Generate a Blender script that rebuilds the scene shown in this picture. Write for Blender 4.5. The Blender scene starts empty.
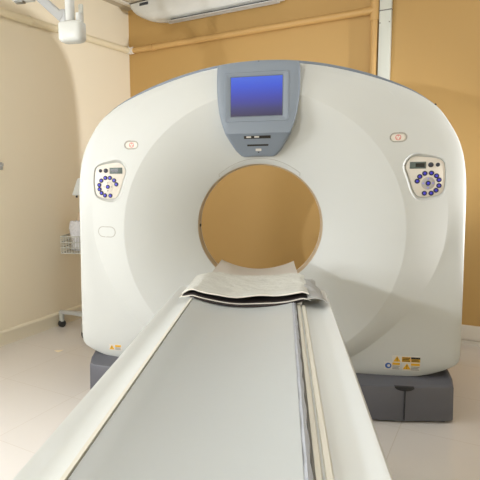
import bpy, bmesh, math, random
from mathutils import Vector, Matrix
random.seed(7)
C = bpy.context.scene.collection
sc = bpy.context.scene
PI = math.pi
ROOM = 0.3503                      # the gantry stands turned by this angle in the room
cR, sR = math.cos(ROOM), math.sin(ROOM)
E2 = Vector((cR, -sR, 0)); E1 = Vector((sR, cR, 0))
def RW(a, b, z=0.0): return E2 * a + E1 * b + Vector((0, 0, z))

# ------------------------------------------------------------------ materials
def lin(c):
    return tuple(((v / 255) / 12.92 if v / 255 <= .04045 else ((v / 255 + .055) / 1.055) ** 2.4) for v in c) + (1,)
def mat(name, rgb, rough=.5, metal=0.0, spec=.5, coat=0.0, noise=None, bump=None, emit=None, alpha=None):
    m = bpy.data.materials.new(name); m.use_nodes = True
    nt = m.node_tree; b = nt.nodes['Principled BSDF']
    b.inputs['Base Color'].default_value = lin(rgb); b.inputs['Roughness'].default_value = rough
    b.inputs['Metallic'].default_value = metal; b.inputs['Specular IOR Level'].default_value = spec
    b.inputs['Coat Weight'].default_value = coat; b.inputs['Coat Roughness'].default_value = .08
    if alpha is not None: b.inputs['Alpha'].default_value = alpha
    if emit:
        b.inputs['Emission Color'].default_value = lin(emit[0]); b.inputs['Emission Strength'].default_value = emit[1]
    tc = nt.nodes.new('ShaderNodeTexCoord')
    if noise:                      # (scale, amount)
        n = nt.nodes.new('ShaderNodeTexNoise'); n.inputs['Scale'].default_value = noise[0]; n.inputs['Detail'].default_value = 4
        nt.links.new(tc.outputs['Object'], n.inputs['Vector'])
        mx = nt.nodes.new('ShaderNodeMix'); mx.data_type = 'RGBA'
        a = lin(rgb); k = noise[1]
        mx.inputs[6].default_value = tuple(v * (1 - k) for v in a[:3]) + (1,)
        mx.inputs[7].default_value = tuple(min(1, v * (1 + k)) for v in a[:3]) + (1,)
        nt.links.new(n.outputs['Fac'], mx.inputs[0]); nt.links.new(mx.outputs[2], b.inputs['Base Color'])
    if bump:                       # (scale, strength, distance)
        n = nt.nodes.new('ShaderNodeTexNoise'); n.inputs['Scale'].default_value = bump[0]; n.inputs['Detail'].default_value = 3
        nt.links.new(tc.outputs['Object'], n.inputs['Vector'])
        bp = nt.nodes.new('ShaderNodeBump'); bp.inputs['Strength'].default_value = bump[1]; bp.inputs['Distance'].default_value = bump[2]
        nt.links.new(n.outputs['Fac'], bp.inputs['Height']); nt.links.new(bp.outputs['Normal'], b.inputs['Normal'])
    return m
M = dict(
    shell=mat('scanner_shell', (203, 205, 202), .5, spec=.35, noise=(1.5, .012)),
    shell_back=mat('scanner_side_shell', (203, 205, 202), .45),
    slate=mat('slate_plastic', (128, 138, 150), .42, noise=(3, .03)),
    slate_dark=mat('slate_seam', (96, 106, 118), .45),
    plinth=mat('plinth_plastic', (97, 98, 106), .42, noise=(2, .04)),
    plinth_dark=mat('plinth_recess', (30, 31, 34), .6),
    bore=mat('bore_ring', (190, 168, 138), .3, coat=.3),
    bore_groove=mat('bore_groove', (128, 106, 84), .5),
    bore_lip=mat('bore_lip', (222, 218, 208), .35),
    key_plate=mat('keypad_plate', (224, 217, 206), .45),
    navy=mat('button_collar', (38, 36, 66), .4),
    blue=mat('button_cap', (66, 62, 190), .35, emit=((60, 56, 210), .2)),
    lilac=mat('arrow_button', (150, 146, 214), .4, emit=((140, 136, 230), .12)),
    pad=mat('dial_pad', (176, 172, 168), .45),
    lcd=mat('lcd_frame', (92, 104, 100), .4), lcd_dark=mat('lcd_glass', (28, 32, 32), .2),
    knob=mat('black_button', (44, 46, 58), .35),
    groove=mat('seam_groove', (166, 162, 154), .6),
    pill=mat('pill_insert', (226, 220, 210), .45), red=mat('red_print', (214, 120, 112), .6),
    yellow=mat('warning_yellow', (226, 172, 36), .55), black=mat('black_print', (40, 36, 30), .6),
    sticker=mat('sticker_paper', (216, 212, 204), .5), stblue=mat('sticker_blue', (52, 96, 168), .5),
    print_grey=mat('grey_print', (150, 148, 144), .6),
    rail=mat('table_rail', (210, 213, 211), .35, coat=.1, noise=(2, .012)),
    cream=mat('cream_rail_strip', (217, 214, 202), .45),
    vinyl=mat('grey_vinyl', (180, 184, 183), .34, noise=(2, .02), bump=(9, .12, .01)),
    vinyl_edge=mat('pale_vinyl_edge', (168, 172, 180), .4, bump=(30, .5, .006)),
    cradle=mat('cradle_grey', (190, 186, 180), .4),
    seam=mat('dark_seam', (138, 135, 128), .7),
    cloth=mat('cloth_cover', (200, 200, 192), .8, noise=(14, .07), bump=(22, .8, .012)),
    cloth_edge=mat('cloth_piping', (224, 220, 210), .7),
    lining=mat('dark_lining_and_shade', (40, 30, 30), .85), cloth_grey=mat('cloth_underlayer', (168, 168, 166), .75, bump=(24, .5, .006)),
    wall_cream=mat('painted_wall_cream', (236, 226, 203), .6, noise=(.8, .03), bump=(40, .08, .004)),
    wall_tan=mat('painted_wall_mustard', (200, 162, 99), .6, noise=(.8, .03), bump=(40, .08, .004)),
    ceil=mat('ceiling_paint', (196, 186, 166), .8),
    ceil_white=mat('ceiling_edge_trim', (236, 234, 226), .6),
    base_white=mat('baseboard_white', (232, 226, 216), .45), base_cream=mat('baseboard_cream', (236, 228, 206), .5),
    gap=mat('skirting_gap', (110, 104, 98), .7),
    pipe_cream=mat('pipe_cream', (228, 217, 188), .5), pipe_tan=mat('pipe_tan', (210, 170, 108), .5),
    trunk=mat('trunking_white', (226, 230, 222), .45), screw=mat('screw_grey', (130, 130, 124), .4, metal=.6),
    ac=mat('ac_white', (226, 228, 226), .4), ac_dark=mat('ac_slot', (62, 66, 72), .6), ac_vane=mat('ac_vane', (206, 208, 208), .45),
    enamel=mat('white_enamel', (206, 208, 204), .35), tube=mat('boom_tube', (206, 208, 206), .35),
    grey_metal=mat('grey_arm', (176, 178, 180), .35, metal=.2), dark=mat('dark_rubber', (48, 50, 52), .6),
    wire=mat('wire_basket', (188, 189, 182), .4), leg=mat('trolley_grey', (186, 186, 182), .4),
    bag=mat('plastic_bag', (222, 222, 226), .25, bump=(40, 1.0, .02)),
    pack=mat('clear_pack', (214, 190, 160), .3, bump=(30, .6, .01)),
    pale_patch=mat('floor_patch', (232, 218, 186), .7),
    lamp=mat('added_panel_diffuser', (255, 250, 240), .6, emit=((236, 244, 255), 7.5)),
    added_pane=mat('added_glowing_pane', (210, 224, 240), .1, emit=((225, 238, 255), 1.2)), hook=mat('hook_grey', (170, 172, 172), .4),
)
# floor tiles
def floor_mat():
    m = bpy.data.materials.new('polished_floor_tile'); m.use_nodes = True
    nt = m.node_tree; b = nt.nodes['Principled BSDF']
    tc = nt.nodes.new('ShaderNodeTexCoord'); mp = nt.nodes.new('ShaderNodeMapping')
    mp.inputs['Location'].default_value = (-.165, -.137, 0)
    nt.links.new(tc.outputs['Object'], mp.inputs['Vector'])
    br = nt.nodes.new('ShaderNodeTexBrick'); br.offset = 0; br.inputs['Scale'].default_value = 1
    br.inputs['Brick Width'].default_value = .6; br.inputs['Row Height'].default_value = .6
    br.inputs['Mortar Size'].default_value = .0022; br.inputs['Mortar Smooth'].default_value = .3
    br.inputs['Color1'].default_value = lin((222, 217, 212)); br.inputs['Color2'].default_value = lin((219, 214, 209))
    br.inputs['Mortar'].default_value = lin((209, 201, 192))
    nt.links.new(mp.outputs['Vector'], br.inputs['Vector'])
    n = nt.nodes.new('ShaderNodeTexNoise'); n.inputs['Scale'].default_value = 1.3; n.inputs['Detail'].default_value = 5
    nt.links.new(tc.outputs['Object'], n.inputs['Vector'])
    hs = nt.nodes.new('ShaderNodeHueSaturation'); mr = nt.nodes.new('ShaderNodeMapRange')
    mr.inputs[3].default_value = .95; mr.inputs[4].default_value = 1.05
    nt.links.new(n.outputs['Fac'], mr.inputs[0]); nt.links.new(mr.outputs[0], hs.inputs['Value'])
    nt.links.new(br.outputs['Color'], hs.inputs['Color']); nt.links.new(hs.outputs['Color'], b.inputs['Base Color'])
    b.inputs['Roughness'].default_value = .12; b.inputs['Specular IOR Level'].default_value = .5
    return m
M['floor'] = floor_mat()
# display picture: blue field that ends in a dark band at the foot of the screen
def screen_mat():
    m = bpy.data.materials.new('display_picture'); m.use_nodes = True
    nt = m.node_tree; b = nt.nodes['Principled BSDF']
    tc = nt.nodes.new('ShaderNodeTexCoord'); sp = nt.nodes.new('ShaderNodeSeparateXYZ')
    nt.links.new(tc.outputs['Generated'], sp.inputs[0])
    cr = nt.nodes.new('ShaderNodeValToRGB'); e = cr.color_ramp.elements
    e[0].position = 0; e[0].color = lin((62, 56, 84)); e[1].position = 1; e[1].color = lin((66, 104, 226))
    for p, c in ((.2, (66, 66, 118)), (.45, (64, 70, 170)), (.75, (58, 86, 212))):
        q = e.new(p); q.color = lin(c)
    nt.links.new(sp.outputs['Z'], cr.inputs['Fac'])
    b.inputs['Base Color'].default_value = lin((20, 20, 30)); b.inputs['Roughness'].default_value = .25
    nt.links.new(cr.outputs['Color'], b.inputs['Emission Color']); b.inputs['Emission Strength'].default_value = .9
    return m
M['screen'] = screen_mat()

# ------------------------------------------------------------------ helpers
def obj(name, bm, m, parent=None, smooth=True, angle=35, mods=None):
    bmesh.ops.recalc_face_normals(bm, faces=bm.faces)
    me = bpy.data.meshes.new(name); bm.to_mesh(me); bm.free()
    ms = m if isinstance(m, (list, tuple)) else [m]
    for q in ms: me.materials.append(q)
    if smooth:
        for p in me.polygons: p.use_smooth = True
        me.set_sharp_from_angle(angle=math.radians(angle))
    o = bpy.data.objects.new(name, me); C.objects.link(o)
    if parent is not None: o.parent = parent
    return o
def tag(o, label=None, cat=None, group=None, kind=None):
    if label: o['label'] = label
    if cat: o['category'] = cat
    if group: o['group'] = group
    if kind: o['kind'] = kind
    return o
def empty(name, loc, label, cat, rz=0, group=None):
    o = bpy.data.objects.new(name, None); C.objects.link(o); o.location = loc; o.rotation_euler = (0, 0, rz)
    o.empty_display_size = .1
    return tag(o, label, cat, group)
def box(bm, x0, x1, y0, y1, z0, z1, bev=0, seg=2, mi=0):
    v = [bm.verts.new((x, y, z)) for x in (x0, x1) for y in (y0, y1) for z in (z0, z1)]
    fs = [bm.faces.new([v[i] for i in f]) for f in ((0, 1, 3, 2), (4, 6, 7, 5), (0, 4, 5, 1), (2, 3, 7, 6), (0, 2, 6, 4), (1, 5, 7, 3))]
    for f in fs: f.material_index = mi
    if bev:
        es = list({e for f in fs for e in f.edges})
        bmesh.ops.bevel(bm, geom=es, offset=bev, segments=seg, affect='EDGES', profile=.5)
    return bm
def loft(bm, loops, cap=True, close=True, mi=0):
    """loops: list of equal-length point lists"""
    R = [[bm.verts.new(p) for p in L] for L in loops]
    n = len(R[0])
    for a, b in zip(R, R[1:]):
        for i in range(n if close else n - 1):
            f = bm.faces.new((a[i], a[(i + 1) % n], b[(i + 1) % n], b[i])); f.material_index = mi
    if cap:
        for L in (R[0], R[-1]):
            f = bm.faces.new(L); f.material_index = mi
    return R
def cyl(bm, p0, p1, r0, r1=None, n=20, mi=0):
    p0, p1 = Vector(p0), Vector(p1); r1 = r0 if r1 is None else r1
    d = (p1 - p0).normalized(); u = d.orthogonal().normalized(); w = d.cross(u)
    L = [[p + (u * math.cos(2 * PI * i / n) + w * math.sin(2 * PI * i / n)) * r for i in range(n)] for p, r in ((p0, r0), (p1, r1))]
    loft(bm, L, mi=mi); return bm
def tube(bm, pts, r, n=12, mi=0):
    pts = [Vector(p) for p in pts]; L = []; u = None
    for i, p in enumerate(pts):
        d = (pts[min(i + 1, len(pts) - 1)] - pts[max(i - 1, 0)]).normalized()
        u = d.orthogonal().normalized() if u is None else (u - d * u.dot(d)).normalized()
        w = d.cross(u)
        L.append([p + (u * math.cos(2 * PI * k / n) + w * math.sin(2 * PI * k / n)) * r for k in range(n)])
    loft(bm, L, mi=mi); return bm
def catmull(P, k=6, closed=True):
    out = []; n = len(P)
    for i in range(n if closed else n - 1):
        a, b, c, d = [Vector(P[(i + j) % n] if closed else P[max(0, min(n - 1, i + j))]) for j in (-1, 0, 1, 2)]
        for s in range(k):
            t = s / k
            out.append(.5 * ((2 * b) + (c - a) * t + (2 * a - 5 * b + 4 * c - d) * t * t + (3 * b - a - 3 * c + d) * t ** 3))
    if not closed: out.append(Vector(P[-1]))
    return out
def stadium(cx, cz, w, h, n=10):
    r = h / 2; L = []
    for i in range(n + 1):
        a = -PI / 2 + PI * i / n; L.append((cx + w / 2 - r + r * math.cos(a), cz + r * math.sin(a)))
    for i in range(n + 1):
        a = PI / 2 + PI * i / n; L.append((cx - w / 2 + r + r * math.cos(a), cz + r * math.sin(a)))
    return L
def smooth01(t): t = max(0, min(1, t)); return t * t * (3 - 2 * t)
def lerp(a, b, t): return a + (b - a) * t
def interp(x, xs, ys):
    if x <= xs[0]: return ys[0]
    for i in range(len(xs) - 1):
        if x <= xs[i + 1]: return lerp(ys[i], ys[i + 1], (x - xs[i]) / (xs[i + 1] - xs[i]))
    return ys[-1]

# ------------------------------------------------------------------ room shell
A0, A1, B0, B1, H = -2.228, 2.9, -4.6, 1.877, 3.055
def room(name, bm, m, **k):
    o = obj(name, bm, m, **k); o.rotation_euler = (0, 0, -ROOM); o['kind'] = 'structure'; return o
room('floor', box(bmesh.new(), A0 - .1, A1 + .1, B0 - .1, B1 + .1, -.1, 0), M['floor'], smooth=False)
room('ceiling', box(bmesh.new(), A0 - .1, A1 + .1, B0 - .1, B1 + .1, H, H + .1), M['ceil'], smooth=False)
room('wall_left', box(bmesh.new(), A0 - .1, A0, B0 - .1, B1 + .1, 0, H), M['wall_cream'], smooth=False)
room('wall_back', box(bmesh.new(), A0, A1, B1, B1 + .1, 0, H), M['wall_tan'], smooth=False)
room('wall_right', box(bmesh.new(), A1, A1 + .1, B0 - .1, B1 + .1, 0, H), M['wall_cream'], smooth=False)
room('wall_front', box(bmesh.new(), A0, A1, B0 - .1, B0, 0, H), M['wall_cream'], smooth=False)
def profile_run(pts, a, b, along):      # cross-section (offset, z) swept along a wall
    bm = bmesh.new()
    L = []
    for s in (a, b):
        L.append([(s, B1 - o, z) if along == 'x' else (A0 + o, s, z) for o, z in pts])
    loft(bm, L); return bm
bb = [(0, 0), (.016, 0), (.016, .095), (.019, .10), (.019, .112), (.012, .122), (0, .125)]
room('baseboard_left', profile_run(bb, B0, B1 - .02, 'y'), M['base_cream'])
bbb = [(0, 0), (.018, 0), (.018, .03), (.010, .032), (.010, .038), (.022, .04), (.022, .135), (.016, .148), (0, .15)]
room('baseboard_back', profile_run(bbb, A0 + .0, A1, 'x'), M['base_white'])
# pale edge trim between ceiling and the left wall
room('trim_1', box(bmesh.new(), A0 + .10, A0 + .16, B0, B1 - .02, H - .012, H - .0005, bev=.003), M['ceil_white'])

# ------------------------------------------------------------------ pipes and trunking on the walls
def rempty(name, a, b, z, label, cat, group=None):
    return empty(name, RW(a, b, z), label, cat, -ROOM, group)
t = rempty('wall_pipe', A0 + .03, B1 - .03, 2.640, 'cream painted pipe running along the cream left wall', 'pipe')
bm = bmesh.new(); cyl(bm, (0, -6.3, 0), (0, -.03, 0), .031, n=24); obj('pipe', bm, M['pipe_cream'], t)
bm = bmesh.new(); cyl(bm, (0.01, -.05, 0), (.01, -.002, 0), .036, n=24); cyl(bm, (.012, -.01, 0), (.05, -.01, 0), .036, n=24)
obj('elbow', bm, M['base_white'], t)['label'] = 'white corner elbow'
for yy in (-1.4, -3.2):
    bm = bmesh.new(); cyl(bm, (0, yy, 0), (0, yy + .02, 0), .035, n=24); obj('bracket', bm, M['pipe_cream'], t)
t = rempty('wall_pipe', -1.0, B1 - .03, 2.640, 'mustard painted pipe crossing the back wall and branching at a tee', 'pipe')
vx = .225 + 1.0
bm = bmesh.new(); cyl(bm, (-1.16, 0, 0), (vx, 0, 0), .029, n=24); obj('pipe', bm, M['pipe_tan'], t)
bm = bmesh.new(); cyl(bm, (vx, 0, -2.5), (vx, 0, .395), .026, n=24); obj('downpipe', bm, M['pipe_tan'], t)
bm = bmesh.new(); cyl(bm, (vx - .085, 0, 0), (vx, 0, 0), .034, n=24); cyl(bm, (vx, 0, -.08), (vx, 0, .08), .033, n=24); obj('tee_joint', bm, M['pipe_tan'], t)
bm = bmesh.new()
for q in (-.925, -.895): cyl(bm, (q, 0, 0), (q + .014, 0, 0), .034, n=24)
obj('coupling', bm, M['pipe_tan'], t)
t = rempty('cable_trunking', .307, B1, 0, 'white vertical cable trunking box beside the mustard downpipe', 'trunking')
bm = bmesh.new(); box(bm, -.045, .045, -.045, -.001, 0.16, H - .003, bev=.004); obj('duct', bm, M['trunk'], t)
bm = bmesh.new(); box(bm, -.047, .047, -.048, -.002, 2.62, 2.628); obj('joint_line', bm, M['screw'], t)
for q in (-.038, .032):
    bm = bmesh.new(); cyl(bm, (q, -.048, 2.53), (q, -.044, 2.53), .005, n=10); obj('screw', bm, M['screw'], t)

# ------------------------------------------------------------------ air conditioner
t = rempty('air_conditioner', -1.57, B1, 2.838, 'white split air conditioner high on the back wall', 'air conditioner')
def acprof(s):       # cross-section (y, z) from wall, s = shrink towards end
    P = [(-.003, .212), (-.003, .03), (-.05, .0), (-.13, .0), (-.185, .035), (-.205, .09), (-.205, .20), (-.19, .21)]
    return [(lerp(-.1, p[0], s) if p[0] < -.01 else p[0], lerp(.13, p[1], s)) for p in P]
bm = bmesh.new()
L = []
for x, s, up in ((-.50, .80, .19), (-.49, .88, .15), (-.46, .94, .11), (-.40, .98, .075), (-.33, 1, .045), (-.24, 1, .018), (-.14, 1, .003), (-.10, 1, 0), (1.05, 1, 0), (1.08, .97, .03), (1.10, .90, .09), (1.11, .80, .19)):
    L.append([(x, y, lerp(z, .21, up / .21)) for y, z in acprof(s)])
loft(bm, L); obj('casing', bm, M['ac'], t, angle=50)
bm = bmesh.new(); box(bm, -.05, 1.0, -.14, -.06, -.004, .012); obj('air_outlet', bm, M['ac_dark'], t)
for k in range(2):
    bm = bmesh.new(); box(bm, -.10, 1.02, -.175 + .055 * k, -.13 + .055 * k, -.020, -.012, bev=.002); obj('vane', bm, M['ac_vane'], t)
bm = bmesh.new(); box(bm, -.37, -.27, -.211, -.198, .165, .19, bev=.003); obj('signal_window', bm, M['ac_dark'], t)

# ------------------------------------------------------------------ CT gantry
BZ, RB, DD = 1.054, .372, .20          # bore centre height, bore radius, depth of the funnel
gantry = empty('ct_scanner', (0, 0, 0), 'large white CT scanner gantry with a round bore and blue screen, on a dark plinth', 'scanner')
half = [(0, .205), (.3, .205), (.6, .205), (.78, .206), (.88, .212), (.96, .230), (1.03, .257), (1.087, .289), (1.107, .316), (1.1105, .342),
        (1.111, .40), (1.110, .55), (1.107, .75), (1.103, .95), (1.099, 1.10), (1.094, 1.25), (1.086, 1.36), (1.069, 1.46), (1.039, 1.545), (.997, 1.62),
        (.947, 1.691), (.883, 1.745), (.803, 1.795), (.70, 1.841), (.58, 1.885), (.44, 1.927), (.30, 1.958), (.15, 1.978), (0, 1.985)]
def dense(h):
    o = catmull([(x, z, 0) for x, z in h], 5, closed=False)
    return [(v.x, v.y) for v in o]
hd = dense(half)
outline = hd + [(-x, z) for x, z in reversed(hd[1:-1])]
NT = 288
def ray_hit(poly, th):
    dx, dz = math.cos(th), math.sin(th); best = 0
    n = len(poly)
    for i in range(n):
        x1, z1 = poly[i]; x2, z2 = poly[(i + 1) % n]; z1 -= BZ; z2 -= BZ
        ex, ez = x2 - x1, z2 - z1; den = dx * ez - dz * ex
        if abs(den) < 1e-9: continue
        tt = (x1 * ez - z1 * ex) / den; uu = (x1 * dz - z1 * dx) / den
        if tt > 0 and -1e-6 <= uu <= 1 + 1e-6: best = max(best, tt)
    return best
THS = [2 * PI * i / NT for i in range(NT)]
RE = [ray_hit(outline, th) for th in THS]
def circ_r(th, cz, R):                 # distance from the bore axis to a circle centred at height cz
    dz = math.sin(th); o = cz - BZ
    return dz * o + math.sqrt(max(0, (dz * o) ** 2 - o * o + R * R))
def outer_r(th):                       # second crease, on the flanks
    a = math.degrees(math.asin(math.sin(th)))
    return interp(a, [-90, -60, -51, -43, -30, -17, -6, 4, 90], [.90, .905, .912, .916, .936, .972, .998, 1.005, 1.005])
RD = .79
def face_y(th, r, re):
    rd = circ_r(th, 1.03, RD); rd = min(rd, re - .09)
    if r <= rd:
        q = 1 - (r - RB) / (rd - RB); lip = .012 * math.exp(-(r - RB) / .02)
        return DD * (.5 * q + .5 * q ** 2)
    ro = min(outer_r(th), re - .035)
    st = math.sin(th)
    low = smooth01((.25 - st) / .45)   # flank facet fades out towards the top
    back = .034 * low
    bulge = .046 * smooth01((r - rd) / max(.05, re - rd) * .75) / smooth01(.75)
    if ro > rd and r <= ro:
        tt = (r - rd) / (ro - rd); return back * (tt ** 1.5) + bulge
    tt = (r - ro) / max(1e-4, re - ro); base = back - .022 * low * smooth01(tt) + bulge
    e = re - r                         # soft shoulder towards the edge
    return base + (.012 * (1 - e / .08) ** 2 if e < .08 else 0)
loops = []
def ring_loop(f):
    L = []
    for i, th in enumerate(THS):
        r, y = f(th, RE[i]); L.append((r * math.cos(th), y, BZ + r * math.sin(th)))
    return L
NI, NM, NO = 18, 5, 7
loops.append(ring_loop(lambda th, re: (RB, DD + .07)))
loops.append(ring_loop(lambda th, re: (RB, DD + .006)))
loops.append(ring_loop(lambda th, re: (RB + .002, DD + .001)))
for k in range(1, NI + 2):
    def f(th, re, k=k):
        rd = min(circ_r(th, 1.03, RD), re - .09); r = lerp(RB + .004, rd, k / NI) if k < NI else (rd - .003 if k == NI else rd); return r, face_y(th, r, re)
    loops.append(ring_loop(f))
for k in [.05] + list(range(1, NM)) + [NM - .05, NM]:
    def f(th, re, k=k):
        rd = min(circ_r(th, 1.03, RD), re - .09); ro = max(min(outer_r(th), re - .035), rd + .01); r = lerp(rd, ro, k / NM); return r, face_y(th, r, re)
    loops.append(ring_loop(f))
for k in [.08] + list(range(1, NO + 1)):
    def f(th, re, k=k):
        rd = min(circ_r(th, 1.03, RD), re - .09); ro = max(min(outer_r(th), re - .035), rd + .01); r = lerp(ro, re - .014, k / NO); return r, face_y(th, r, re)
    loops.append(ring_loop(f))
for dr, dy in ((.0075, .004), (.003, .010), (.0006, .020), (0, .035), (0, .10)):
    loops.append(ring_loop(lambda th, re: (re - dr, min(face_y(th, re - .014, re) + dy, .145))))
loops.append(ring_loop(lambda th, re: (re - .03, .15)))
loops.append(ring_loop(lambda th, re: (.60, .20)))
loops.append(ring_loop(lambda th, re: (.42, .27)))
bm = bmesh.new(); R = loft(bm, loops, cap=False)
n = NT
for i in range(n): bm.faces.new((R[-1][i], R[-1][(i + 1) % n], R[0][(i + 1) % n], R[0][i]))
bmesh.ops.recalc_face_normals(bm, faces=bm.faces)
def expand(poly, d, cx=None, cz=None):
    cx = sum(p[0] for p in poly) / len(poly) if cx is None else cx; cz = sum(p[1] for p in poly) / len(poly) if cz is None else cz
    out = []
    n = len(poly)
    for i in range(n):
        a, b, c = poly[i - 1], poly[i], poly[(i + 1) % n]
        tx, tz = c[0] - a[0], c[1] - a[1]; l = math.hypot(tx, tz) or 1
        nx, nz = tz / l, -tx / l
        if nx * (b[0] - cx) + nz * (b[1] - cz) < 0: nx, nz = -nx, -nz
        out.append((b[0] + nx * d, b[1] + nz * d))
    return out
# pocket outlines of the two keypads, right side; the left one is its mirror image
pk = [(.772, 1.392), (.786, 1.432), (.820, 1.452), (.880, 1.447), (.935, 1.437), (.967, 1.412), (.976, 1.350), (.973, 1.280), (.955, 1.243), (.900, 1.228), (.845, 1.230), (.816, 1.262), (.792, 1.330)]
pkR = [(v.x + .005, v.y) for v in catmull([(x, z, 0) for x, z in pk], 5)]
def cutter(poly, d0, d1, y0, y1):
    cb = bmesh.new(); loft(cb, [[(x, y0, z) for x, z in expand(poly, d0)], [(x, y1, z) for x, z in expand(poly, d1)]])
    bmesh.ops.recalc_face_normals(cb, faces=cb.faces)
    me = bpy.data.meshes.new('cut'); cb.to_mesh(me); cb.free(); o = bpy.data.objects.new('cut', me); C.objects.link(o); return o
cover = obj('front_cover', bm, M['shell'], gantry, angle=30)
PD = .040
cuts = []
for sg in (1, -1):
    P = [(sg * x, z) for x, z in pkR]
    cuts.append(cutter(P, .030, -.004, -.02, PD))
    cuts.append(cutter(stadium(sg * .7335, 1.548, .088, .052), .001, -.001, -.03, face_y(math.atan2(1.548 - BZ, .7335), math.hypot(.7335, 1.548 - BZ), ray_hit(outline, math.atan2(1.548 - BZ, .7335))) + .008))
for o in cuts:
    md = cover.modifiers.new('b', 'BOOLEAN'); md.operation = 'DIFFERENCE'; md.object = o; md.solver = 'EXACT'
bpy.context.view_layer.update()
dg = bpy.context.evaluated_depsgraph_get()
nm = bpy.data.meshes.new_from_object(cover.evaluated_get(dg)); cover.modifiers.clear()
old = cover.data; cover.data = nm; bpy.data.meshes.remove(old); nm.name = 'front_cover'
for p in nm.polygons: p.use_smooth = True
nm.set_sharp_from_angle(angle=math.radians(28))
for o in cuts:
    me = o.data; bpy.data.objects.remove(o); bpy.data.meshes.remove(me)

# body behind the cover, bore widening towards the back
def gloop(fr): return ring_loop(fr)
bm = bmesh.new()
Ls = [ring_loop(lambda th, re: (re - .05, .12)), ring_loop(lambda th, re: (re - .006, .125)), ring_loop(lambda th, re: (re - .004, .16)),
      ring_loop(lambda th, re: (re - .006, .62)), ring_loop(lambda th, re: (re - .03, .72)), ring_loop(lambda th, re: (re - .10, .80)), ring_loop(lambda th, re: (min(.66, re - .12), .80)),
      ring_loop(lambda th, re: (.60, .74)), ring_loop(lambda th, re: (.46, .42)), ring_loop(lambda th, re: (.392, .315)), ring_loop(lambda th, re: (.392, .275)), ring_loop(lambda th, re: (.425, .275)), ring_loop(lambda th, re: (.605, .205)), ring_loop(lambda th, re: (re - .10, .155))]
R = loft(bm, Ls, cap=False)
for i in range(NT): bm.faces.new((R[-1][i], R[-1][(i + 1) % NT], R[0][(i + 1) % NT], R[0][i]))
obj('body_shell', bm, M['shell_back'], gantry, angle=30)
# slate strip along the crown between front cover and body
bm = bmesh.new()
idx = [i for i, th in enumerate(THS) if math.radians(31) <= th <= math.radians(149)]
L = []
for i in idx:
    th = THS[i]; f = smooth01(min(math.degrees(th) - 31, 149 - math.degrees(th)) / 26)
    re = RE[i]; o = .003 + .0135 * f
    L.append([((re + dr) * math.cos(th), y, BZ + (re + dr) * math.sin(th)) for dr, y in ((-.02, .085), (-.006, .078), (o - .003, .080), (o, .085), (o, .155), (o - .003, .160), (-.02, .160))])
loft(bm, L); obj('crown_strip', bm, M['slate'], gantry, angle=40)['label'] = 'slate blue strip along the crown'
bm = bmesh.new(); cyl(bm, (0.0, .072, 1.992), (.0, .09, 1.992), .005, n=10); obj('screw', bm, M['dark'], gantry)
th = math.radians(35.6); bm = bmesh.new(); re = ray_hit(outline, th)
cyl(bm, (re * math.cos(th), .07, BZ + (re + .003) * math.sin(th)), (re * math.cos(th), .09, BZ + (re + .003) * math.sin(th)), .006, n=10); obj('screw', bm, M['dark'], gantry)

# bore ring: ridged band, wall reflection painted in as tan, and pale rear lip
def ringloop(r, y, n=160): return [(r * math.cos(2 * PI * i / n), y, BZ + r * math.sin(2 * PI * i / n)) for i in range(n)]
bm = bmesh.new(); P = [(.388, DD + .006)]
y = DD + .006
for k in range(4):
    P += [(.3715 - .0015 * (y - DD) / .02, y), (.3715 - .0015 * (y - DD) / .02, y + .013), (.3745, y + .014), (.3745, y + .019)]; y += .020
P += [(.3715 - .0015 * (y - DD) / .02, y), (.367, y + .004), (.388, y + .004)]
loops = [ringloop(r, yy) for r, yy in P]; R = loft(bm, loops, cap=False)
for i in range(160): bm.faces.new((R[-1][i], R[-1][(i + 1) % 160], R[0][(i + 1) % 160], R[0][i]))
for f in bm.faces:
    c = f.calc_center_median(); f.material_index = 1 if math.hypot(c.x, c.z - BZ) > .3735 and c.y > DD + .01 else 0
obj('bore_band', bm, [M['bore'], M['bore_groove']], gantry, angle=30)['label'] = 'ridged band inside the bore with the wall reflection painted tan'
bm = bmesh.new(); P = [(.388, y + .006), (.3655, y + .006), (.3645, y + .010), (.3655, y + .016), (.388, y + .018)]
R = loft(bm, [ringloop(r, yy) for r, yy in P], cap=False)
for i in range(160): bm.faces.new((R[-1][i], R[-1][(i + 1) % 160], R[0][(i + 1) % 160], R[0][i]))
obj('bore_lip', bm, M['bore_lip'], gantry)
bm = bmesh.new(); box(bm, -.370, -.362, DD + .05, DD + .075, BZ - .012, BZ + .004, bev=.001); obj('laser_window', bm, M['dark'], gantry)

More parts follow.
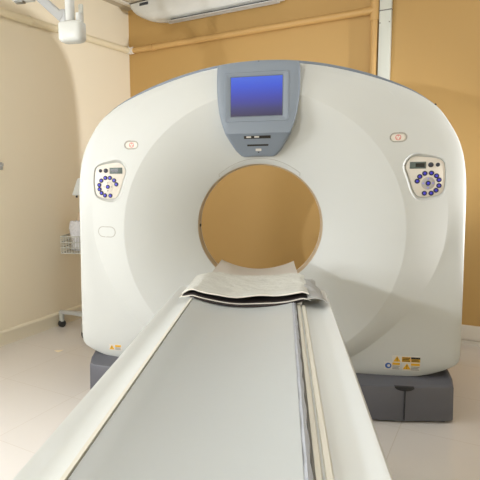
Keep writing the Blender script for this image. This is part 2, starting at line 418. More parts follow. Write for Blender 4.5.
def surf_y(x, z):
    dx, dz = x, z - BZ; th = math.atan2(dz, dx) % (2 * PI); r = math.hypot(dx, dz); re = ray_hit(outline, th)
    return face_y(th, r, re)
def decal(name, poly, m, off, parent, thick=.0015, flat=None):
    """thin applied plate following the cover"""
    bm = bmesh.new()
    yy = [(surf_y(x, z) if flat is None else flat) for x, z in poly]
    loft(bm, [[(x, y + .001 - 0, z) for (x, z), y in zip(poly, yy)], [(x, y - off, z) for (x, z), y in zip(poly, yy)]])
    return obj(name, bm, m, parent, smooth=False)
def ribbon(name, poly, w, m, off, parent, closed=True, flat=None):
    """thin line following the cover along a curve"""
    bm = bmesh.new(); n = len(poly); L = []
    for i in range(n):
        a = poly[(i - 1) % n] if closed or i > 0 else poly[i]; c = poly[(i + 1) % n] if closed or i < n - 1 else poly[i]
        tx, tz = c[0] - a[0], c[1] - a[1]; l = math.hypot(tx, tz) or 1; nx, nz = -tz / l * w / 2, tx / l * w / 2
        x, z = poly[i]; y0 = surf_y(x, z) if flat is None else flat
        L.append([(x + nx, y0 + .001, z + nz), (x + nx, y0 - off, z + nz), (x - nx, y0 - off, z - nz), (x - nx, y0 + .001, z - nz)])
    V = [[bm.verts.new(p) for p in q] for q in L]
    for i in range(n if closed else n - 1):
        a, b = V[i], V[(i + 1) % n]
        for k in range(4): bm.faces.new((a[k], a[(k + 1) % 4], b[(k + 1) % 4], b[k]))
    if not closed: bm.faces.new(V[0]); bm.faces.new(V[-1])
    return obj(name, bm, m, parent, smooth=False)

# service seam above the bore
arc = []
for k in range(41):
    x = lerp(-.238, .238, k / 40); q = abs(x) / .238
    arc.append((x, 1.457 - .090 * q ** 2.2))
arc = [(-.236, 1.352)] + arc + [(.236, 1.352)]
ribbon('bore_seam', arc, .003, M['groove'], .0004, gantry, closed=False)

# keypads
def disc_poly(cx, cz, r, n=20): return [(cx + r * math.cos(2 * PI * i / n), cz + r * math.sin(2 * PI * i / n)) for i in range(n)]
def disc(name, cx, cz, r, y0, y1, m, parent, n=20, bev=.0):
    bm = bmesh.new(); P = disc_poly(cx, cz, r, n); Q = disc_poly(cx, cz, max(r - bev, .0005), n)
    Ls = [[(x, y0, z) for x, z in P], [(x, y1 + bev, z) for x, z in P]]
    if bev: Ls.append([(x, y1, z) for x, z in Q])
    loft(bm, Ls); return obj(name, bm, m, parent, angle=50)
for sg in (1, -1):
    P = [(sg * x, z) for x, z in expand(pkR, -.005)]
    plate_bm = bmesh.new(); yb, yf = PD + .004, PD - .008
    Q = expand(P, -.004)
    loft(plate_bm, [[(x, yb, z) for x, z in P], [(x, yf + .003, z) for x, z in P], [(x, yf, z) for x, z in Q]])
    plate = obj('keypad', plate_bm, M['key_plate'], gantry, angle=50)
    # display
    dx, dz = sg * .840, 1.400
    bm = bmesh.new(); box(bm, dx - .040, dx + .040, yf - .003, yf + .001, dz - .018, dz + .018, bev=.0015); obj('display', bm, M['lcd'], plate, angle=50)
    bm = bmesh.new(); q = dx + .010 * 1; box(bm, q - .022 - (.018 if sg < 0 else 0), q + .022 - (.018 if sg < 0 else 0), yf - .0045, yf - .002, dz - .010, dz + .010); obj('display_glass', bm, M['lcd_dark'], plate, smooth=False)
    for bx, r in ((.904, .0135), (.938, .0105)):
        disc('round_button', sg * bx, dz + .001, r, yf + .001, yf - .004, M['knob'], plate, bev=.0015)
    cx, cz = sg * .894, 1.304
    disc('dial_pad', cx, cz, .034, yf + .001, yf - .002, M['pad'] if sg > 0 else M['key_plate'], plate, n=32, bev=.0008)
    disc('centre_button', cx, cz, .013, yf, yf - .005, M['navy'], plate, bev=.001)
    disc('button_cap', cx, cz, .007, yf - .004, yf - .0065, M['blue'], plate)
    for a in (0, 90, 180, 270):
        px, pz = cx + .024 * math.cos(math.radians(a)), cz + .024 * math.sin(math.radians(a))
        disc('arrow_button', px, pz, .0055, yf - .001, yf - .004, M['lilac'] if sg > 0 else M['pad'], plate, n=4)
    angs = [168, 140, 109, 75, 44, 18, -14, -43, -72, -107] if sg > 0 else [15, 43, 75, 105, 137, 168, 195, 222, 249, 285]
    for a in angs:
        px, pz = cx + .0555 * math.cos(math.radians(a)), cz + .0555 * math.sin(math.radians(a))
        b = disc('key', px, pz, .0132, yf + .001, yf - .0035, M['navy'], plate, n=18, bev=.001)
        disc('key_cap', px, pz, .0066, yf - .003, yf - .005, M['blue'], b, n=14)
# oval inserts with a red sign, and the blank oval on the left flank
for sg in (1, -1):
    cx, cz = sg * .7335, 1.548; y0 = surf_y(cx, cz)
    bm = bmesh.new(); P = stadium(cx, cz, .084, .048); Q = stadium(cx, cz, .070, .034)
    loft(bm, [[(x, y0 + .0095, z) for x, z in P], [(x, y0 + .0045, z) for x, z in Q], [(x, y0 + .0042, z) for x, z in Q]])
    ins = obj('oval_insert', bm, M['pill'], gantry, angle=20)
    ribbon('oval_rim', P, .006, M['groove'], .006, gantry, flat=y0 + .0085)
    ribbon('red_sign', disc_poly(cx, cz, .013, 20), .0035, M['red'], .0006, ins, flat=y0 + .0042)
    for a in (90, 210, 330):
        px, pz = cx + .0075 * math.cos(math.radians(a)), cz + .0075 * math.sin(math.radians(a))
        tri = [(px + .0045 * math.cos(math.radians(a + q)), pz + .0045 * math.sin(math.radians(a + q))) for q in (60, 180, 300)]
        decal('red_mark', tri, M['red'], .0008, ins, flat=y0 + .0042)
P = stadium(-.906, 1.031, .117, .062)
ribbon('oval_seam', P, .0045, M['groove'], .0004, gantry)

# warning stickers
def tri_poly(cx, cz, s): return [(cx - s * .58, cz - s * .45), (cx + s * .58, cz - s * .45), (cx, cz + s * .55)]
def rect(x0, x1, z0, z1): return [(x0, z0), (x1, z0), (x1, z1), (x0, z1)]
def text_lines(x0, x1, z0, z1, k, m, par, off):
    for i in range(k):
        zz = lerp(z0, z1, (i + .5) / k); h = (z1 - z0) / k * .28
        decal('print_line', rect(x0, lerp(x1, x0, .12 * (i % 2)), zz - h, zz + h), m, off, par)
def warning(cx, cz, s, par, off):
    decal('warning_triangle', tri_poly(cx, cz, s), M['yellow'], off, par)
    decal('exclamation_mark', rect(cx - s * .05, cx + s * .05, cz - s * .12, cz + s * .28), M['black'], off + .0004, par)
    decal('exclamation_dot', rect(cx - s * .05, cx + s * .05, cz - s * .33, cz - s * .22), M['black'], off + .0004, par)
def sticker(x0, x1, z0, z1, m='sticker'):
    return decal('sticker', rect(x0, x1, z0, z1), M[m], .0012, gantry)
warning(.778, .319, .034, sticker(.752, .899, .299, .339), .0018)
s = sticker(.803, .849, .304, .334, 'yellow'); text_lines(.806, .846, .306, .332, 3, M['black'], s, .0018)
s = sticker(.851, .899, .304, .334, 'yellow'); decal('print_bar', rect(.851, .899, .322, .334), M['black'], .0016, s); text_lines(.854, .896, .306, .320, 2, M['black'], s, .0018)
s = sticker(.712, .796, .254, .300); decal('blue_disc', disc_poly(.733, .278, .017), M['stblue'], .0018, s); decal('white_mark', disc_poly(.735, .278, .008), M['sticker'], .0022, s)
decal('yellow_bar', rect(.754, .794, .284, .298), M['yellow'], .0018, s); text_lines(.755, .793, .257, .281, 3, M['print_grey'], s, .0018)
s = sticker(.808, .901, .252, .300); warning(.831, .277, .036, s, .0018)
decal('yellow_bar', rect(.852, .898, .284, .298), M['yellow'], .0018, s); text_lines(.853, .897, .255, .281, 3, M['print_grey'], s, .0018)
s = sticker(-.925, -.842, .272, .313); warning(-.906, .292, .030, s, .0018)
decal('yellow_bar', rect(-.884, -.846, .296, .309), M['yellow'], .0018, s); text_lines(-.884, -.846, .276, .294, 3, M['print_grey'], s, .0018)

# screen pod
wz = [1.466, 1.472, 1.50, 1.545, 1.592, 1.65, 1.70, 1.76, 1.82, 1.88, 1.936, 1.957, 1.965]
ww = [.085, .100, .128, .155, .181, .200, .212, .221, .225, .2255, .224, .222, .219]
def pod_y(z): return -.030 if z >= 1.60 else lerp(.100, -.030, smooth01((z - 1.466) / .134) * .35 + .65 * (z - 1.466) / .134)
def podpoly(shr):
    R_ = [(w - shr, max(z, 1.455 + shr) if z < 1.6 else min(z, 1.965 - shr)) for z, w in zip(wz, ww)]
    return R_
bm = bmesh.new(); L = []
for z, w in zip(wz, ww):
    y = pod_y(z); n = 16
    lift = .004 if z > 1.96 else (.002 if z > 1.945 else 0)
    row = [(-w, .16, z), (-w, y + .030, z), (-w + .002, y + .010, z), (-w + .007, y + .002 + lift, z), (-w + .014, y + lift, z)]
    row += [(lerp(-w + .014, w - .014, k / n), y + lift, z + .009 * (0 if z < 1.9 else 1) * (1 - (2 * k / n - 1) ** 2) - (.004 * (1 - (2 * k / n - 1) ** 2) if z < 1.47 else 0) * -1) for k in range(1, n)]
    row += [(w - .014, y + lift, z), (w - .007, y + .002 + lift, z), (w - .002, y + .010, z), (w, y + .030, z), (w, .16, z)]
    L.append(row)
R = loft(bm, L)
pod = obj('screen_housing', bm, M['slate'], gantry, angle=32); pod['label'] = 'slate blue shield-shaped screen housing'
# raised frame around the display
def rr(x0, x1, z0, z1, r, n=5):
    o = []
    for cx, cz, a0 in ((x1 - r, z0 + r, -90), (x1 - r, z1 - r, 0), (x0 + r, z1 - r, 90), (x0 + r, z0 + r, 180)):
        for i in range(n + 1):
            a = math.radians(a0 + 90 * i / n); o.append((cx + r * math.cos(a), cz + r * math.sin(a)))
    return o
sx0, sx1, sz0, sz1 = -.147, .134, 1.682, 1.896
bm = bmesh.new()
o4 = rr(sx0 - .034, sx1 + .034, sz0 - .030, sz1 + .026, .016); o3 = rr(sx0 - .029, sx1 + .029, sz0 - .025, sz1 + .021, .012)
o2 = rr(sx0 - .006, sx1 + .006, sz0 - .006, sz1 + .006, .004); o1 = rr(sx0, sx1, sz0, sz1, .003)
L = [[(x, -.028, z) for x, z in o4], [(x, -.035, z) for x, z in o3], [(x, -.0335, z) for x, z in o2], [(x, -.0305, z) for x, z in o1], [(x, -.028, z) for x, z in o1]]
R = loft(bm, L, cap=False)
nn = len(o4)
for i in range(nn): bm.faces.new((R[-1][i], R[-1][(i + 1) % nn], R[0][(i + 1) % nn], R[0][i]))
obj('screen_frame', bm, M['slate'], gantry, angle=25)
bm = bmesh.new(); box(bm, sx0, sx1, -.0318, -.029, sz0, sz1); obj('display_screen', bm, M['screen'], gantry, smooth=False)['label'] = 'lit blue display'
ribbon('display_surround', rr(sx0, sx1, sz0, sz1, .003), .004, M['slate_dark'], .0036, gantry, flat=-.030)
def podplate(name, x0, x1, z0, z1, m, off, par):
    bm = bmesh.new(); loft(bm, [[(x0, pod_y(z0) + .004, z0), (x1, pod_y(z0) + .004, z0), (x1, pod_y(z1) + .004, z1), (x0, pod_y(z1) + .004, z1)],
                                [(x0, pod_y(z0) - off, z0), (x1, pod_y(z0) - off, z0), (x1, pod_y(z1) - off, z1), (x0, pod_y(z1) - off, z1)]])
    return obj(name, bm, m, par, smooth=False)
s = podplate('slot', -.075, .071, 1.563, 1.578, M['black'], .001, pod)
for x0 in (-.062, -.018): podplate('slot_light', x0, x0 + .026, 1.568, 1.576, M['sticker'], .002, s)
podplate('slot', -.060, .058, 1.524, 1.533, M['black'], .001, pod)
podplate('small_label', -.014, .018, 1.497, 1.510, M['sticker'], .001, pod)
podplate('indicator', -.002, .006, 1.487, 1.493, M['black'], .001, pod)

# plinth blocks under the gantry
for sg in (1, -1):
    bm = bmesh.new()
    plan = [(1.070, .03), (1.074, .10), (1.074, .70), (1.04, .74), (.40, .74), (.36, .70), (.36, -.095), (.40, -.105), (.795, -.080), (.803, -.076), (1.03, -.042), (1.058, -.026)]
    L = []
    for z, d in ((.012, .004), (.02, 0), (.198, .003), (.235, .006), (.255, .012), (.262, .020)):
        L.append([((0 if sg > 0 else .026) + sg * (x - d if x > .9 else x), y + (d if y < .3 else -d), min(z, (.198 if z < .2 else .203 + (z - .235) * .1) + (max(0, y + .04) * .30 if x > 1.0 else 0)) if y < .3 else z) for x, y in plan])
    loft(bm, L); pl = obj('plinth', bm, M['plinth'], gantry, angle=40)
    bm = bmesh.new(); x0, x1 = .40, 1.02
    box(bm, min(sg * x0, sg * x1), max(sg * x0, sg * x1), -.02, .70, .0, .014); obj('plinth_foot', bm, M['plinth_dark'], pl, smooth=False)
    bm = bmesh.new(); L = []
    for i in range(13):
        a = PI * i / 12; L.append((sg * .795 + .050 * math.cos(a), .207 - .022 * math.sin(a)))
    loft(bm, [[(x, -.06, z) for x, z in L], [(x, -.0815, z) for x, z in L]]); obj('plinth_notch', bm, M['plinth_dark'], pl, smooth=False)
    bm = bmesh.new(); box(bm, sg * .799 - .002, sg * .799 + .002, -.0845, -.06, .02, .186); obj('plinth_seam', bm, M['plinth_dark'], pl, smooth=False)

# ------------------------------------------------------------------ patient table
table = empty('patient_table', (0, -1.6, 0), 'long white patient table with grey padded top leading into the scanner bore', 'patient table')
def T(name, bm, m, parent=table, **k):
    o = obj(name, bm, m, parent, **k)
    if parent is table: o.location = (0, 1.6, 0)
    return o
YN, YF = -2.92, -.60
def sweep_y(prof, ys, fn=None):
    bm = bmesh.new(); loft(bm, [[(x * (fn(y)[0] if fn else 1), y, z + (fn(y)[1] if fn else 0)) for x, z in prof] for y in ys]); return bm
# deck with lipped rails
prof = [(-.31, .70), (-.332, .735), (-.337, .80), (-.335, .842), (-.328, .851), (-.316, .850), (-.300, .842), (-.285, .840), (-.236, .843), (-.230, .846), (-.226, .840), (-.22, .80),
        (.195, .80), (.197, .840), (.200, .846), (.236, .844), (.285, .840), (.300, .842), (.316, .850), (.328, .851), (.335, .842), (.337, .80), (.332, .735), (.31, .70)]
def endf(y):
    d = YF - y; f = 1 if d > .05 else lerp(.86, 1, math.sqrt(max(0, 1 - (1 - d / .05) ** 2)))
    return (f, 0)
ys = [YN, -2.0, -1.0, -.66, -.65, -.638, -.626, -.616, -.608, -.602, YF]
T('deck', sweep_y(prof, ys, endf), M['rail'], angle=45)
for p in ([(-.2225, .846), (-.2235, .869), (-.2325, .869), (-.238, .846)], [(.198, .842), (.200, .8535), (.210, .8535), (.2135, .843)], [(.216, .842), (.219, .8515), (.229, .8515), (.234, .842)]):
    T('rail_strip', sweep_y(p, [YN + .01, -.905]), M['cream'], angle=50)
# mattress, slightly dished
W = .222
def top(x, e=.868, c=.834): return c + (e - c) * (abs(x) / W) ** 2
n = 20
ys = [YN + .03] + [lerp(-2.85, -.60, k / 30) for k in range(31)]
WR = .1785
prof = [(lerp(-W + .004, WR, k / n), top(lerp(-W, W - .02, k / n))) for k in range(n + 1)]
prof = [(-W, .805), (-W, .858), (-W + .002, .866)] + prof[1:] + [(WR + .002, .85), (WR + .002, .805)]
T('mattress', sweep_y(prof, ys), M['vinyl'], angle=50)
bm = bmesh.new(); L = []
for k in range(60):
    y = lerp(YN + .03, -.66, k / 59); wv = .0016 * math.sin(k * 1.7) + .0012 * math.sin(k * 3.1 + 1)
    L.append([(WR - .002, y, .81), (WR - .0015, y, .8595 + wv), (WR + .007, y, .8635 + wv * .6), (WR + .0145 + wv * .8, y, .8605), (WR + .016 + wv, y, .852), (WR + .0155, y, .81)])
loft(bm, L); T('mattress_edge', bm, M['vinyl_edge'])
T('edge_seam', sweep_y([(.1948, .81), (.1948, .8500), (.1985, .8500), (.1985, .81)], [YN + .03, -.905]), M['seam'], smooth=False)
# curved cradle reaching into the bore
bm = bmesh.new(); L = []
for k in range(21):
    y = lerp(-.90, .02, k / 20); f = smooth01((y + .45) / .47); w = lerp(.2195, .205, f)
    cc, ee = lerp(.829, .824, f), lerp(.863, .874, f)
    up = [(lerp(-w, w, q / 18), cc + (ee - cc) * abs(lerp(-1, 1, q / 18)) ** 2) for q in range(19)]
    lo = [(x * .985, z - .022 - .004 * (1 - abs(x / w))) for x, z in reversed(up)]
    L.append([(x, y, z) for x, z in up + lo])
loft(bm, L); T('cradle', bm, M['cradle'], angle=50)
# carriage under the cradle, pedestal and foot, seen from the side
T('carriage', box(bmesh.new(), -.24, .24, -.64, -.20, .70, .80, bev=.02, seg=3), M['rail'])
bm = bmesh.new(); L = []
for z, w, d in ((.10, .24, 0), (.30, .235, .01), (.60, .26, -.02), (.71, .29, -.04)):
    L.append([(x, y, z) for x, y in ((-w, -2.5 - d), (w, -2.5 - d), (w, -.75 + d), (-w, -.75 + d))])
loft(bm, L); bmesh.ops.bevel(bm, geom=[e for e in bm.edges if abs(e.verts[0].co.z - e.verts[1].co.z) > .02], offset=.04, segments=4, affect='EDGES')
T('pedestal', bm, M['rail'])
T('foot', box(bmesh.new(), -.29, .29, -2.6, -.68, 0, .11, bev=.02, seg=3), M['plinth'])

# ------------------------------------------------------------------ folded sheet across the cradle
cloth = empty('folded_sheet', (0, -.7, .86), 'folded grey-white sheet with a dark lining draped across the padded table top', 'sheet')
def under(x):          # what the sheet lies on
    a = abs(x)
    if a <= .2195: return .8365 + .034 * (a / .2195) ** 2
    return .8705 - smooth01((a - .2195) / .075) * .012
def sheet(x0, x1, yf, yb, lift, thick, nx=60, ny=16):
    bm = bmesh.new(); U, D_ = [], []
    for j in range(ny + 1):
        ru, rd = [], []
        for i in range(nx + 1):
            x = lerp(x0, x1, i / nx); t_ = j / ny; y = lerp(yf(x), yb(x), t_)
            z = under(x) + lift(x, t_)
            ru.append(bm.verts.new((x, y + .7, z + thick - .86))); rd.append(bm.verts.new((x, y + .7, z - .86)))
        U.append(ru); D_.append(rd)
    for j in range(ny):
        for i in range(nx):
            bm.faces.new((U[j][i], U[j][i + 1], U[j + 1][i + 1], U[j + 1][i])); bm.faces.new((D_[j][i], D_[j + 1][i], D_[j + 1][i + 1], D_[j][i + 1]))
    for j in range(ny):
        bm.faces.new((U[j][0], U[j + 1][0], D_[j + 1][0], D_[j][0])); bm.faces.new((U[j][-1], D_[j][-1], D_[j + 1][-1], U[j + 1][-1]))
    for i in range(nx):
        bm.faces.new((U[0][i], D_[0][i], D_[0][i + 1], U[0][i + 1])); bm.faces.new((U[-1][i], U[-1][i + 1], D_[-1][i + 1], D_[-1][i]))
    return bm
wob = lambda x, k, p: math.sin(x * k + p)
yfT = lambda x: -.885 + .012 * wob(x, 17, .4)
ybT = lambda x: -.34 + .02 * wob(x, 9, 1) - .10 * smooth01((abs(x) - .16) / .08)
def liftT(x, t_):
    end = smooth01((.285 - abs(x)) / .05)
    a = .010 + (.020 + .005 * wob(x, 11, 1)) * (1 - smooth01(t_ / .45)) * end
    return a + .0018 * wob(x, 40, t_ * 5) * (1 - t_) + .0012 * wob(t_ * 20, 1, x * 30)
obj('cover', sheet(-.275, .245, yfT, ybT, liftT, .0035), M['cloth'], cloth, angle=60)
yfL = lambda x: -.905 + .012 * wob(x, 13, .9)
liftL = lambda x, t_: .0065 + .001 * wob(x, 33, 0) * (1 - t_)
obj('lower_layer', sheet(-.278, .252, yfL, lambda x: -.5, liftL, .003), M['cloth_edge'], cloth, angle=60)
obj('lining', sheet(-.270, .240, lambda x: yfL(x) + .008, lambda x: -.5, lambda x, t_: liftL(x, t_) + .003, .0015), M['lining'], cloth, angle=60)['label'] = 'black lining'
obj('lining', sheet(-.235, .225, lambda x: yfL(x) - .022 * (1 - (abs(x) / .24) ** 2), lambda x: -.5, lambda x, t_: .001, .004), M['lining'], cloth, angle=60)['label'] = 'black lining'  # dark sheet standing in for the shade below the lower layer
# rolled hem along the front of the upper layer
bm = bmesh.new(); pts = []
for i in range(61):
    x = lerp(-.275, .245, i / 60); pts.append((x, yfT(x) + .7, under(x) + liftT(x, 0) + .002 - .86))
tube(bm, pts, .0032, n=8); obj('hem', bm, M['cloth_edge'], cloth)
# flap hanging over the right rail
bm = bmesh.new(); L = []
for j in range(15):
    t_ = j / 14; y = lerp(-.925, -.50, t_)
    row = []
    for i in range(13):
        s = i / 12; x = .238 + .078 * s * lerp(1, .62, t_) + .004 * wob(y, 30, s * 4)
        z = .880 - .014 * s * s + (.012 * math.sin(s * PI) * (1 - t_)) + .003 * wob(y, 45, s * 6)
        row.append((x, y + .7, z - .86))
    L.append(row)
vb = [[bm.verts.new(p) for p in r] for r in L]
vd = [[bm.verts.new((p[0], p[1], p[2] - .003)) for p in r] for r in L]
for j in range(14):
    for i in range(12):
        bm.faces.new((vb[j][i], vb[j][i + 1], vb[j + 1][i + 1], vb[j + 1][i])); bm.faces.new((vd[j][i], vd[j + 1][i], vd[j + 1][i + 1], vd[j][i + 1]))
for j in range(14):
    for i in (0, 12): bm.faces.new((vb[j][i], vb[j + 1][i], vd[j + 1][i], vd[j][i]))
for i in range(12):
    for j in (0, 14): bm.faces.new((vb[j][i], vb[j][i + 1], vd[j][i + 1], vd[j][i]))
obj('side_flap', bm, M['cloth_grey'], cloth, angle=60)

# ------------------------------------------------------------------ ceiling boom, upper left
bx, by = -1.072, 0.0
boom = empty('ceiling_boom', (bx, by, H), 'white equipment boom with box head hanging from the ceiling near the left wall', 'ceiling arm')
bm = bmesh.new(); L = []
zt, zb = 2.262 - H, 2.150 - H
for z, w in ((zb, .052), (zb + .006, .066), (zb + .02, .074), (zt - .012, .074), (zt - .004, .071), (zt, .064)):
    L.append([(w * math.copysign(abs(math.cos(a)) ** .45, math.cos(a)), .75 * w * math.copysign(abs(math.sin(a)) ** .45, math.sin(a)), z) for a in [2 * PI * (k + .5) / 32 for k in range(32)]])
loft(bm, L); obj('box_head', bm, M['enamel'], boom, angle=50)
bm = bmesh.new(); cyl(bm, (-.012, 0, zt - .01), (-.005, .0, -.02), .028, n=24); obj('column', bm, M['tube'], boom)
bm = bmesh.new(); cyl(bm, (.045, 0, zt - .01), (.045, 0, zt + .05), .02, n=16); obj('socket', bm, M['tube'], boom)
bm = bmesh.new(); box(bm, .035, .064, .01, .03, zt, zt + .105, bev=.008); obj('bracket', bm, M['wire'], boom)
bm = bmesh.new()
def bar(p0, p1, w, h):
    p0, p1 = Vector(p0), Vector(p1); d = (p1 - p0).normalized(); u = d.cross(Vector((0, 1, 0))).normalized(); v = Vector((0, 1, 0))
    loft(bm, [[p + u * a * h / 2 + v * b * w / 2 for a, b in ((-1, -1), (1, -1), (1, 1), (-1, 1))] for p in (p0, p1)])
bar((-.05, 0, zt + .022), (-.32, .03, zt + .27), .05, .05)
bmesh.ops.bevel(bm, geom=bm.edges[:], offset=.008, segments=2, affect='EDGES'); obj('arm', bm, M['grey_metal'], boom)
bm = bmesh.new(); box(bm, -.068, -.032, -.022, .022, zt - .004, zt + .075, bev=.006); obj('arm_joint', bm, M['grey_metal'], boom)
bm = bmesh.new(); bar((-.32, .03, zt + .27), (-.33, .03, -.02), .04, .04); obj('drop_rod', bm, M['tube'], boom)
bm = bmesh.new(); box(bm, -.372, -.238, -.035, .05, 2.408 - H, 2.50 - H, bev=.015, seg=3); obj('side_head', bm, M['enamel'], boom)
bm = bmesh.new(); box(bm, -.356, -.300, -.015, .03, 2.399 - H, 2.412 - H, bev=.003); obj('side_head_port', bm, M['screw'], boom)
bm = bmesh.new(); cyl(bm, (-.005, 0, -.03), (-.005, 0, -.002), .09, n=32); obj('ceiling_plate', bm, M['enamel'], boom)
bm = bmesh.new(); cyl(bm, (-.33, .03, -.03), (-.33, .03, -.002), .05, n=24); obj('ceiling_plate', bm, M['enamel'], boom)

# ------------------------------------------------------------------ trolley behind the scanner
tx, ty = -1.50, 1.36
tr = empty('equipment_trolley', (tx, ty, 0), 'grey pole trolley on castors standing behind the scanner by the left wall', 'trolley')
bm = bmesh.new(); cyl(bm, (0, 0, .12), (0, 0, 1.45), .016, n=16); obj('pole', bm, M['leg'], tr)
bm = bmesh.new(); cyl(bm, (0, 0, .10), (0, 0, .17), .045, n=24); obj('hub', bm, M['leg'], tr)
for k in range(4):
    a = math.radians(184 + 90 * k); r = .31
    u = Vector((math.cos(a), math.sin(a), 0))
    bm = bmesh.new(); s_ = u.cross(Vector((0, 0, 1)))
    L = []
    for q, w, z0, z1 in ((.02, .034, .105, .150), (.12, .028, .105, .145), (.20, .024, .118, .150), (r + .02, .022, .128, .156)):
        L.append([u * q + s_ * w * a_ + Vector((0, 0, z)) for a_, z in ((-1, z0), (1, z0), (1, z1), (-1, z1))])
    loft(bm, L); bmesh.ops.bevel(bm, geom=bm.edges[:], offset=.005, segments=2, affect='EDGES')
    leg = obj('leg', bm, M['leg'], tr)
    c = u * r
    bm = bmesh.new(); cyl(bm, c + Vector((0, 0, .055)), c + Vector((0, 0, .13)), .022, .026, n=16); obj('castor_fork', bm, M['wire'], leg)
    bm = bmesh.new(); ax = Vector((math.cos(a + .9), math.sin(a + .9), 0)).cross(Vector((0, 0, 1)))
    cyl(bm, c + Vector((0, 0, .034)) - ax * .014, c + Vector((0, 0, .034)) + ax * .014, .034, n=20); obj('castor_wheel', bm, M['dark'], leg)
# monitor box on the pole (leaning back)
bm = bmesh.new()
loft(bm, [[(x, y, z) for x, y in ((-.16, -.04), (.10, -.04), (.10, .04), (-.16, .04))] for x0, z in ((0, 1.195),)] + [[(x, y, 1.345) for x, y in ((-.105, -.03), (.09, -.03), (.09, .04), (-.105, .04))]])
bmesh.ops.bevel(bm, geom=bm.edges[:], offset=.006, segments=2, affect='EDGES'); obj('device_box', bm, M['enamel'], tr)
bm = bmesh.new(); cyl(bm, (-.125, -.01, 1.175), (-.125, -.01, 1.20), .009, n=12); obj('device_foot', bm, M['dark'], tr)
bm = bmesh.new(); cyl(bm, (0, 0, 1.30), (0, 0, 1.46), .024, n=16); obj('clamp', bm, M['leg'], tr)
# wire basket
bm = bmesh.new(); x0, x1, y0, y1, z0, z1 = -.235, .06, -.14, .13, .70, .845
def wr(a, b, r=.0035): cyl(bm, a, b, r, n=6)
for z in (z0, z1):
    wr((x0, y0, z), (x1, y0, z), .005); wr((x0, y1, z), (x1, y1, z), .005); wr((x0, y0, z), (x0, y1, z), .005); wr((x1, y0, z), (x1, y1, z), .005)
for k in range(13):
    x = lerp(x0, x1, k / 12); wr((x, y0, z0), (x, y0, z1)); wr((x, y1, z0), (x, y1, z1)); wr((x, y0, z0), (x, y1, z0))
for k in range(1, 10):
    y = lerp(y0, y1, k / 10); wr((x0, y, z0), (x0, y, z1)); wr((x1, y, z0), (x1, y, z1))
for z in (z0 + .048, z0 + .096):
    wr((x0, y0, z), (x1, y0, z)); wr((x0, y0, z), (x0, y1, z))
obj('wire_basket', bm, M['wire'], tr)
# bag in the basket
bag = empty('plastic_bag', (tx - .10, ty - .03, .712), 'crumpled white plastic bag in the wire basket of the trolley', 'bag')
bm = bmesh.new(); rnd = random.Random(3); L = []
for k in range(12):
    t_ = k / 11; z = .26 * t_; w = .095 * (1 - .25 * t_) * (1 if k else .7); row = []
    for i in range(28):
        a = 2 * PI * i / 28; q = w * (1 + rnd.uniform(-.10, .10)) * (1 + .12 * math.sin(a * 3 + t_ * 5))
        row.append((q * math.cos(a) + .01 * math.sin(t_ * 6), .65 * q * math.sin(a), z + rnd.uniform(-.006, .006) * (1 if k else 0)))
    L.append(row)
loft(bm, L); obj('bag_body', bm, M['bag'], bag, angle=25)
pk_ = empty('plastic_pouch', (tx - .02, ty + .085, .712), 'tall clear amber plastic pouch standing behind the white bag in the trolley basket', 'pouch')
bm = bmesh.new(); L = []
for k in range(8):
    z = .33 * k / 7; L.append([((-.14 + .01 * math.sin(k)) if s_ < 0 else .07, d * (1 - k / 9) + .008 * math.sin(k * 1.3), z) for s_, d in ((-1, -.02), (1, -.02), (1, .02), (-1, .02))])
loft(bm, L); obj('pouch_film', bm, M['pack'], pk_, smooth=False)

# ------------------------------------------------------------------ small things
o = rempty('wall_hook', A0, .075, 1.455, 'small grey hook on the cream left wall at the photo edge', 'hook')
bm = bmesh.new(); box(bm, .001, .012, -.03, .03, -.03, .03, bev=.004); obj('plate', bm, M['hook'], o)
bm = bmesh.new(); tube(bm, [(.01, 0, 0), (.03, 0, -.005), (.045, 0, .004), (.048, 0, .02)], .006, n=8); obj('peg', bm, M['hook'], o)
bm = bmesh.new(); loft(bm, [[(-.035, -.004, z), (.010, -.035, z), (.026, -.005, z), (.030, .028, z)] for z in (.0005, .0016)])
o = obj('floor_patch', bm, M['pale_patch'], smooth=False); o.location = (-1.575, .72, 0); tag(o, 'small pale triangular patch on the floor left of the scanner', 'patch')  # thin pale triangle laid on the floor

# ------------------------------------------------------------------ lights; ceiling panels and window are added out of view
for a, b in ((-.6, .35), (1.2, .35), (-.6, -2.2), (1.2, -2.2)):
    o = rempty('added_ceiling_light', a, b, H, 'square ceiling light panel added out of view', 'ceiling light', 'added ceiling light panels')  # unseen panels, added to brighten the room
    bm = bmesh.new(); box(bm, -.32, .32, -.32, .32, -.02, -.001, bev=.004); obj('frame', bm, M['ceil_white'], o)
    bm = bmesh.new(); box(bm, -.29, .29, -.29, .29, -.026, -.019); obj('diffuser', bm, M['lamp'], o)
def area(name, loc, target, size, power, col, shape='RECTANGLE', sy=None):
    l = bpy.data.lights.new(name, 'AREA'); l.shape = shape; l.size = size; l.size_y = sy or size; l.energy = power; l.color = col
    o = bpy.data.objects.new(name, l); C.objects.link(o); o.location = loc
    o.rotation_euler = (Vector(target) - Vector(loc)).to_track_quat('-Z', 'Y').to_euler(); return o
area('key_light', (-2.1, -4.0, 1.8), (0, 0, 1.2), .09, 50, (.95, .98, 1))
area('bounce_light', (-.2, -3.6, 2.9), (0, 0, 1.0), 1.6, 8, (.92, .97, 1))

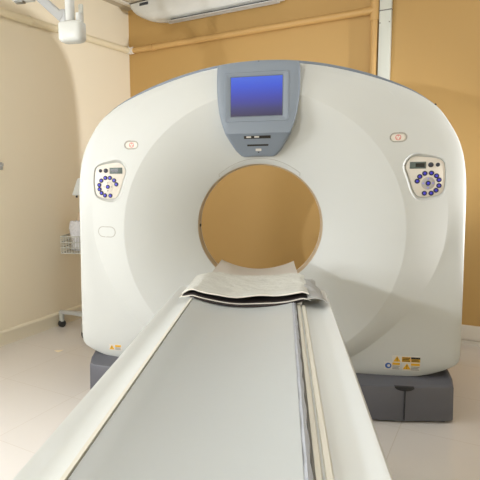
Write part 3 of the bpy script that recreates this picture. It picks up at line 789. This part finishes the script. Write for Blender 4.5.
wq = RW(A0 + .06, -2.35, 1.55)
area('added_side_light', wq, wq + E2, 1.3, 66, (.96, .98, 1), sy=1.2)  # soft side light added out of view, no window known here
bm = bmesh.new()
for a_ in ((-.75, -.69), (-.03, .03), (.69, .75)): box(bm, A0 + .001, A0 + .045, -2.35 + a_[0], -2.35 + a_[1], .90, 2.20, bev=.004)
for z_ in (.88, 2.16): box(bm, A0 + .001, A0 + .05, -3.12, -1.58, z_, z_ + .06, bev=.004)
wf = room('added_window_1', bm, M['enamel'])  # unseen frame and pane, made up around the added side light
bm = bmesh.new(); box(bm, A0 + .002, A0 + .012, -3.04, -1.66, .94, 2.16); obj('added_window_pane', bm, M['added_pane'], wf, smooth=False)
l = bpy.data.lights.new('flash_light', 'SPOT'); l.energy = 430; l.spot_size = math.radians(64); l.spot_blend = 1; l.shadow_soft_size = .04; l.color = (.97, .98, 1)
o = bpy.data.objects.new('flash_light', l); C.objects.link(o); o.location = RW(2.75, 1.12, 1.06)
o.rotation_euler = (RW(-2.2, .9, 1.9) - o.location).to_track_quat('-Z', 'Y').to_euler()
w = bpy.data.worlds.new('world'); sc.world = w; w.use_nodes = True
w.node_tree.nodes['Background'].inputs[0].default_value = (1, .97, .92, 1); w.node_tree.nodes['Background'].inputs[1].default_value = .3

# ------------------------------------------------------------------ camera
cam = bpy.data.cameras.new('camera'); co = bpy.data.objects.new('camera', cam); C.objects.link(co); sc.camera = co
yaw, pit, rol, F, CX, CY = .2194, .1261, -.0176, 531.2556, 164.3326, 238.4967
fwd = Vector((-math.sin(yaw) * math.cos(pit), math.cos(yaw) * math.cos(pit), -math.sin(pit)))
r0 = Vector((math.cos(yaw), math.sin(yaw), 0)); u0 = r0.cross(fwd)
r1 = r0 * math.cos(rol) + u0 * math.sin(rol); u1 = -r0 * math.sin(rol) + u0 * math.cos(rol)
mw = Matrix((r1, u1, -fwd)).transposed().to_4x4(); mw.translation = (.137, -3.0473, 1.3922); co.matrix_world = mw
cam.sensor_width = 36; cam.sensor_fit = 'HORIZONTAL'; cam.lens = F / 480 * 36
cam.shift_x = (240 - CX) / 480; cam.shift_y = (CY - 240) / 480; cam.clip_start = .02
vs = sc.view_settings; vs.view_transform = 'Standard'; vs.look = 'None'; vs.gamma = 1; vs.exposure = 0; vs.use_curve_mapping = False
